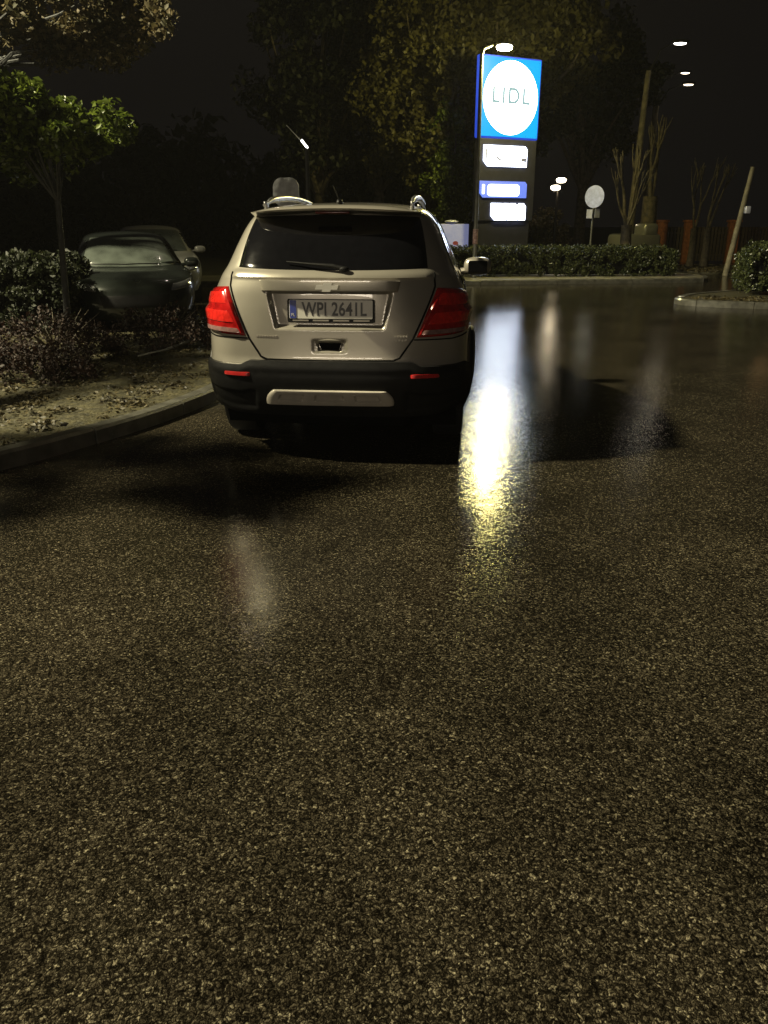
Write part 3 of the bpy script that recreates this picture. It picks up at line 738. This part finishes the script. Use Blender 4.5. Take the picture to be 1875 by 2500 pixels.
# pale panel seen above the left rear roof corner
T = empty('sign_panel', (-1.55, 13.6, 0), R(-10), 'pale grey rounded panel on a post, showing above the left end of the SUV roof', 'sign')
MB().tube([(0, .05, 0), (0, .05, 1.9)], .03, 10).build('post', M['dark_metal'], T, smooth=True)
MB().prism(rrect(.42, .42, .14, 6), .03, Matrix.Translation((0, .02, 1.93)) @ MX).build('panel', mat('grey_panel', (.75, .77, .80), .55, 0, 0, .2, 8), T)
# small lamp with thin arm over the roof
T = empty('wall_lamp', (-1.62, 17.0, 0), 0, 'dark lamp post with thin slanting arm and small white light, above the SUV roof', 'lamp')
MB().tube([(.12, 0, 0), (.12, 0, 2.85)], [.05, .04], 8).build('pole', M['cavity'], T, smooth=True)
MB().tube([(.10, 0, 2.88), (-.08, 0, 3.06), (-.26, 0, 3.24)], [.014, .01, .006], 6).build('arm', M['pole'], T, smooth=True)
MB().tube([(.02, -.02, 2.98), (.14, -.02, 2.83)], .022, 8).build('light_tube', emis('tube_glass', (1., .97, .9), 5.), T, smooth=True)

# utility pole leaning, right
T = empty('utility_pole', (10.05, 24.5, 0), 0, 'leaning pale wooden utility pole with a small box, far right', 'pole')
MB().tube([(0, 0, 0), (.20, 0, 1.6), (.36, 0, 2.95)], [.085, .075, .06], 12).build('shaft', M['wood_pole'], T, smooth=True)
MB().box((.34, -.10, 1.82), (.16, .12, .20), bev=.03).build('junction_box', M['sign_back'], T, smooth=True)

# brick fence on the far right
T = empty('garden_fence', (10.5, 33.0, 0), R(-6), 'dark fence with orange brick pillars beyond the entrance, far right', 'fence')
for x in (.3, 1.35, 3.0, 4.6):
    p = MB().box((x, 0, .75), (.38, .38, 1.5), bev=.02); p.box((x, 0, 1.54), (.46, .46, .08)); p.build('pillar', M['brick'], T)
for x0, x1 in ((.5, 1.15), (1.55, 2.8), (3.2, 4.4)):
    f = MB(); n = int((x1 - x0) / .12)
    for i in range(n): f.box((x0 + (i + .5) * (x1 - x0) / n, 0, .70), (.09, .025, 1.25))
    f.box(((x0 + x1) / 2, .03, .3), (x1 - x0, .04, .06)); f.box(((x0 + x1) / 2, .03, 1.1), (x1 - x0, .04, .06)); f.build('fence_panel', M['fence'], T)
point('lamp_light', (14.6, 31.0, 3.0), (1., .55, .22), 7, .4)

# pale small van behind the hedge
T = empty('parked_van', (8.0, 27.0, 0), R(-70), 'small pale grey vehicle top showing just over the right end of the hedge', 'van')
MB().box((0, 0, .72), (.85, 1.5, .86), bev=.12).build('body', M['white_paint'], T, smooth=True)
MB().box((0.1, .35, 1.25), (.60, .55, .42), bev=.10).build('cab', M['white_paint'], T, smooth=True)
MB().box((-.205, .35, 1.27), (.02, .40, .24)).build('window', M['glass'], T)
for q in ((-.36, -.5), (.36, -.5), (-.36, .5), (.36, .5)):
    MB().lathe([(.1, -.07), (.26, -.08), (.28, 0), (.26, .08), (.1, .07)], 20, M=Matrix.Translation((q[0], q[1], .28)), axis='X').build('wheel', M['rubber'], T, smooth=True)

# ------------------------------------------------------------------ hedges and shrubs
def hedge(name, loc, rz, L_, dp, h, n, size, m, label, cat='hedge', group=None, rnd=.10):
    T = empty(name, loc, rz, label, cat, group)
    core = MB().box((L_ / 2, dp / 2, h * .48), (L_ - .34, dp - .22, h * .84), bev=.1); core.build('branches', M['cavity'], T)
    cs = []
    while len(cs) < int(L_ * 130):
        x = random.uniform(.04, L_ - .04); y, z = random.choice([(random.uniform(0, dp), h), (random.uniform(0, dp), random.uniform(.1, h)), (0, random.uniform(.05, h)), (0, random.uniform(.05, h)), (dp, random.uniform(.3, h))])
        if 0 < y < dp and z < h - .02 and y != 0: x = random.choice([random.uniform(-.02, .1), L_ - random.uniform(-.02, .1)])
        ex = max(0, .18 - min(x, L_ - x)); z = min(z, h - ex * .8)
        cs.append((x, y + random.uniform(-.04, .04), z + random.uniform(-.05, .03)))
    leaves('foliage', cs, rnd, n, size, m, T)
    return T
HG = 'clipped hedges round the parking lot'
hedge('hedge', (1.2, 22.35, .10), R(3.5), 6.75, .62, .72, 26000, .030, M['leaf_hedge'], 'long low clipped hedge under the pylon sign, behind the pale kerb strip', group=HG)
hedge('hedge', (7.25, 16.6, .10), R(-10), 5.2, 1.1, .95, 16000, .032, M['leaf_hedge'], 'dark clipped hedge on the raised island at the right edge', group=HG)
hedge('hedge', (-8.0, 10.4, .08), R(2), 3.95, 1.0, .95, 26000, .034, M['leaf_dark'], 'dark hedge at the left edge beside the dark hatchback', group=HG)
SG = 'low shrubs in the planting bed'
def bush(x, y, rx, ry, h, m, label, n=3500):
    T = empty('shrub', (x, y, .09), 0, label, 'shrub', SG)
    mb = MB()
    for i in range(16):
        a = random.uniform(0, 2 * PI); q = random.uniform(.3, .9)
        mb.tube([(0, 0, 0), (rx * q * .5 * math.cos(a), ry * q * .5 * math.sin(a), h * .55), (rx * q * math.cos(a), ry * q * math.sin(a), h * random.uniform(.75, 1.05))], [.010, .007, .003], 4)
    mb.build('twigs', M['bark'], T)
    cs = []; sp = []
    for i in range(55):
        a = random.uniform(0, 2 * PI); q = math.sqrt(random.random()); z = h * math.sqrt(max(0, 1 - q * q)) * random.uniform(.55, 1.0)
        cs.append((rx * q * math.cos(a), ry * q * math.sin(a), max(.06, z))); sp.append(random.uniform(.07, .15))
    leaves('foliage', cs, sp, n, .020, m, T)
bush(-2.55, 9.35, .62, .5, .50, M['leaf_red'], 'dark reddish shrub nearest the SUV, in front of the dark hatchback')
bush(-3.55, 8.75, .70, .55, .50, M['leaf_red'], 'dark reddish shrub in the middle of the bed below the hatchback')
bush(-4.55, 8.15, .75, .55, .52, M['leaf_red'], 'dark reddish shrub at the left edge of the bed')
bush(-3.25, 7.45, .60, .45, .30, M['leaf_red'], 'lowest dark shrub, closest to the kerb')
bush(-4.15, 6.7, .55, .45, .30, M['leaf_red'], 'small dark shrub cut by the left picture edge')
# litter of fallen leaves
pts = []
while len(pts) < 900:
    x, y = random.uniform(-6, -1.2), random.uniform(3.4, 10.6)
    if bed_in(x - .15, y) and bed_in(x + .16, y): pts.append((x, y, .115))
lt = leaves('leaf_litter', pts, np.array([.12, .12, .012]), 16000, .020, M['leaf_litter'], flat=.75); tag(lt, kind='stuff')
pts = [(random.uniform(6.0, 10), 0, .11) for _ in range(300)]
pts = [(x, 15.35 - (x - 6) * .25 + random.uniform(0, .9), .115) for x, _, _ in pts]
lt = leaves('leaf_litter', pts, np.array([.15, .15, .01]), 3500, .03, M['leaf_litter'], flat=.8); tag(lt, kind='stuff')
pts = [(random.uniform(9.3, 13), random.uniform(24.6, 28.5), .112) for _ in range(200)]
lt = leaves('leaf_litter', pts, np.array([.3, .2, .01]), 5000, .045, M['leaf_litter'], flat=.8); tag(lt, kind='stuff')
# pale bent stick on the bed
st = MB().tube([(-2.62, 8.55, .14), (-2.38, 8.82, .17), (-2.22, 9.1, .21), (-2.16, 9.4, .22), (-2.0, 9.6, .19)], [.012, .012, .011, .009, .006], 8).build('fallen_branch', M['pole'], smooth=True)
tag(st, 'thin pale bent branch lying on the planting bed left of the SUV', 'branch')

# ------------------------------------------------------------------ trees
def limbs(mb, p, d, l, r, depth, out, spread=.5, k=2):
    p = Vector(p); d = Vector(d).normalized(); mid = p + d * l * .5 + Vector((random.uniform(-.04, .04) * l, random.uniform(-.04, .04) * l, 0)); e = p + d * l
    mb.tube([p, mid, e], [r, r * .85, r * .68], 8 if r > .04 else 5)
    out.append(e)
    if depth <= 0: return
    for i in range(k + (random.random() < .4)):
        nd = (d + Vector((random.uniform(-1, 1), random.uniform(-1, 1), random.uniform(-.15, .5))) * spread).normalized()
        limbs(mb, e - d * l * random.uniform(0, .15), nd, l * random.uniform(.62, .85), r * .62, depth - 1, out, spread, k)
def tree(loc, label, trunk_h, r, cs, sp, n, size, m, bark, depth=3, l0=1.4, lean=(0, 0), group='trees around the lot', name='tree', flat=0.):
    T = empty(name, loc, 0, label, 'tree', group)
    mb = MB(); out = []
    mb.tube([(0, 0, 0), (lean[0] * .5, lean[1] * .5, trunk_h * .5), (lean[0], lean[1], trunk_h)], [r * 1.25, r, r * .85], 12)
    top = Vector((lean[0], lean[1], trunk_h - .05))
    for c in random.sample(list(cs), min(len(cs), 6 + 5 * depth)):
        c = Vector(c); q = top.lerp(c, .45) + Vector((0, 0, .12 * (c - top).length)); tw = top.lerp(c, .8) + Vector((random.uniform(-.1, .1), random.uniform(-.1, .1), .05))
        mb.tube([top - Vector((0, 0, .1)), q, tw, c], [r * .55, r * .32, r * .18, r * .06], 6)
    mb.build('trunk', bark, T, smooth=True)
    if n: leaves('crown', [tuple(c) for c in cs], sp, n, size, m, T, flat)
    return T
def clumps(c, rad, n, lo, hi, shell=.5):
    o = []; s = []
    for _ in range(n):
        d = Vector((random.gauss(0, 1), random.gauss(0, 1), random.gauss(0, 1))).normalized() * (shell + (1 - shell) * random.random())
        o.append((c[0] + d.x * rad[0], c[1] + d.y * rad[1], c[2] + d.z * rad[2])); s.append(random.uniform(lo, hi))
    return o, s
# left foreground tree: green lower crown and browner upper crown
cs, sp = clumps((-.15, 0, 2.32), (1.0, .8, .42), 46, .12, .24)
tree((-3.62, 9.3, .08), 'small tree with lit bright green leaves at the left edge', 1.75, .035, cs, sp, 12000, .040, M['leaf_green'], M['bark_grey'], 2, .6, flat=.3, lean=(.05, .1))
cs, sp = clumps((1.95, 0, 3.80), (1.5, .9, .50), 60, .15, .30)
tree((-5.9, 11.3, .08), 'taller tree with brownish autumn crown above the green one, top left corner', 2.6, .08, cs, sp, 13000, .042, M['leaf_brown'], M['bark_grey'], 2, .8, flat=.3)
cs, sp = clumps((.0, 2.9, 3.95), (.75, 1.9, .45), 80, .14, .28); c2, s2 = clumps((.28, -.35, 4.0), (.70, .75, .45), 30, .14, .3); cs += c2; sp += s2  # tree added out of view, clumps placed to shade bed and asphalt
tree((-5.6, 5.1, .08), 'unseen tree added outside the left picture edge to shade bed and asphalt', 2.6, .06, cs, sp, 6500, .055, M['leaf_green'], M['bark_grey'], 2, .6, flat=.3)
# big trees behind the pylon
cs, sp = clumps((0, 0, 4.9), (2.3, 2.0, 3.1), 150, .3, .6, .35)
tree((1.3, 27.3, .05), 'large olive-leaved tree left of the pylon sign, lit yellow by the lamp', 2.0, .20, cs, sp, 26000, .085, M['leaf_olive'], M['bark'], 3, 1.5)
cs, sp = clumps((0, 0, 7.2), (3.2, 2.2, 2.6), 150, .35, .7, .35)
tree((4.2, 29.5, .05), 'tall olive-brown tree directly behind and above the pylon sign', 3.0, .26, cs, sp, 22000, .10, M['leaf_olive'], M['bark'], 3, 1.9)
cs, sp = clumps((0, 0, 6.0), (2.6, 2.2, 3.6), 120, .35, .7, .4)
tree((-2.2, 29.5, .05), 'dim brown-trunked tree behind the middle of the SUV roof', 2.4, .24, cs, sp, 14000, .10, M['leaf_dark'], M['bark'], 3, 1.7)
cs, sp = clumps((0, 0, 5.6), (2.6, 2.2, 3.4), 110, .35, .7, .4)
tree((-.2, 31.5, .05), 'second dim tree behind the SUV roof, between the dark one and the olive one', 2.6, .22, cs, sp, 12000, .10, M['leaf_dark'], M['bark'], 3, 1.7)
cs, sp = clumps((0, 0, 2.7), (.80, .7, 2.0), 80, .16, .36, .3)
tree((2.0, 25.6, .05), 'slender bright yellow-green tree just left of the lamp post', .8, .07, cs, sp, 12000, .050, M['leaf_green'], M['bark'], 1, .6)
cs, sp = clumps((0, 0, 1.0), (.9, .6, .95), 60, .14, .3, .3)
tree((6.0, 31.2, .05), 'small brown-leaved tree under the twin lantern', .5, .06, cs, sp, 7000, .05, M['leaf_brown'], M['bark'], 1, .5)
# bare, pollarded trees on the right
def bare(loc, label, trunk_h, r, fork, depth=2, lit=M['bark']):
    T = empty('bare_tree', loc, 0, label, 'tree', 'trees around the lot'); mb = MB(); out = []
    mb.tube([(0, 0, 0), (.02, 0, trunk_h * .5), (0, 0, trunk_h)], [r * 1.2, r, r * .95], 12)
    mb.build('trunk', lit, T, smooth=True)
    bb = MB()
    for d, l, rr in fork: limbs(bb, (0, 0, trunk_h - .08), d, l * .8, rr * .75, depth + 1, out, .24, 2)
    bb.build('branches', lit, T, smooth=True)
bare((7.15, 25.0, .06), 'bare tree forking low into four long limbs, between traffic sign and tall lamp pole', 1.35, .16, [((-.18, 0, 1), 1.0, .09), ((.16, .1, 1), 1.05, .09), ((-.45, 0, 1), .8, .06), ((.30, -.1, 1), .85, .05)])
bare((8.45, 27.2, .06), 'bare thick-trunked tree just right of the tall lamp pole', 2.2, .24, [((-.08, 0, 1), 1.1, .10), ((.14, .1, 1), 1.0, .10)])
bare((10.1, 27.6, .10), 'bare slim tree, left one of the pair lit orange at the foot by the entrance', 1.2, .11, [((-.12, 0, 1), 1.0, .06), ((.14, 0, 1), 1.05, .06)])
bare((10.55, 27.6, .10), 'bare slim tree, right one of the pair lit orange at the foot by the entrance', 1.2, .12, [((.05, 0, 1), 1.05, .07), ((.28, 0, 1), .95, .06)])
cs, sp = clumps((0, 0, 6.5), (3.2, 2.4, 3.0), 110, .35, .7, .4)
tree((8.3, 36, .05), 'dim tall tree in the dark behind the tall lamp pole', 2.8, .22, cs, sp, 12000, .11, M['leaf_dark'], M['bark'], 3, 1.8)

pts = [(random.uniform(-45, 6), random.uniform(42, 50), random.uniform(.3, 5.5)) for _ in range(420)]
lt = leaves('distant_trees', pts, np.array([1.6, 1.2, 1.2]), 26000, .28, M['leaf_dark']); tag(lt, kind='stuff')
# ------------------------------------------------------------------ lights out of frame: lot lamp on the left, shop-front lights behind the camera
KEY = point('lot_lamp_light', (-13.0, 4.8, 12.3), (1., .90, .59), 36000, .3, R(79), (Vector((2.5, 6.5, 0)) - Vector((-13.0, 4.8, 12.3))).to_track_quat('-Z', 'Y').to_euler(), .45)
F1 = bpy.data.lights.new('shop_light', 'AREA'); F1.energy = 185; F1.size = 5; F1.size_y = .8; F1.shape = 'RECTANGLE'; F1.color = (1., .86, .66)
o = bpy.data.objects.new('shop_light', F1); C.objects.link(o); o.location = (-3., -9, 3.4)
o.rotation_euler = (Vector((.3, 6, .2)) - Vector(o.location)).to_track_quat('-Z', 'Y').to_euler()
point('lot_lamp_light', (-2.55, 14.6, 5.6), (1., .80, .66), 14, .05)

mh = bpy.data.materials.new('night_haze'); mh.use_nodes = True; nh = mh.node_tree; nh.nodes.remove(nh.nodes['Principled BSDF'])
pv = nh.nodes.new('ShaderNodeVolumePrincipled'); pv.inputs['Color'].default_value = (.8, .8, .8, 1); pv.inputs['Density'].default_value = .0005; pv.inputs['Anisotropy'].default_value = .35
nh.links.new(pv.outputs[0], nh.nodes['Material Output'].inputs['Volume'])
hz = MB().box((0, 20, 6), (120, 90, 14.2)).build('haze', mh); tag(hz, kind='stuff')
# ------------------------------------------------------------------ world, camera, render
w = bpy.data.worlds.new('World'); S.world = w; w.use_nodes = True
nt = w.node_tree; bg = nt.nodes['Background']
sky = nt.nodes.new('ShaderNodeTexSky'); sky.sky_type = 'NISHITA'; sky.sun_disc = False; sky.sun_elevation = R(-4); sky.sun_rotation = R(200)
ad = nt.nodes.new('ShaderNodeMixRGB'); ad.blend_type = 'ADD'; ad.inputs[0].default_value = 1; ad.inputs[2].default_value = (.0036, .0031, .0030, 1)
sc = nt.nodes.new('ShaderNodeMixRGB'); sc.blend_type = 'MULTIPLY'; sc.inputs[0].default_value = 1; sc.inputs[2].default_value = (.02, .02, .02, 1)
nt.links.new(sky.outputs[0], sc.inputs[1]); nt.links.new(sc.outputs[0], ad.inputs[1]); nt.links.new(ad.outputs[0], bg.inputs[0]); bg.inputs[1].default_value = 1
cd = bpy.data.cameras.new('camera'); cam = bpy.data.objects.new('camera', cd); C.objects.link(cam); S.camera = cam
cam.location = (0, 0, 1.47); cam.rotation_euler = (R(90 - 19.9), 0, 0)
cd.sensor_fit = 'HORIZONTAL'; cd.sensor_width = 36; cd.lens = 36 * 1950 / 1875; cd.clip_end = 800; cd.clip_start = .05
vs = S.view_settings; S.display_settings.display_device = 'sRGB'; vs.view_transform = 'Standard'; vs.look = 'None'; vs.exposure = 0; vs.gamma = 1
S.render.engine = 'CYCLES'; cy = S.cycles
cy.use_denoising = True; cy.max_bounces = 6; cy.diffuse_bounces = 2; cy.glossy_bounces = 3; cy.transmission_bounces = 3; cy.sample_clamp_indirect = 4; cy.caustics_reflective = False; cy.caustics_refractive = False
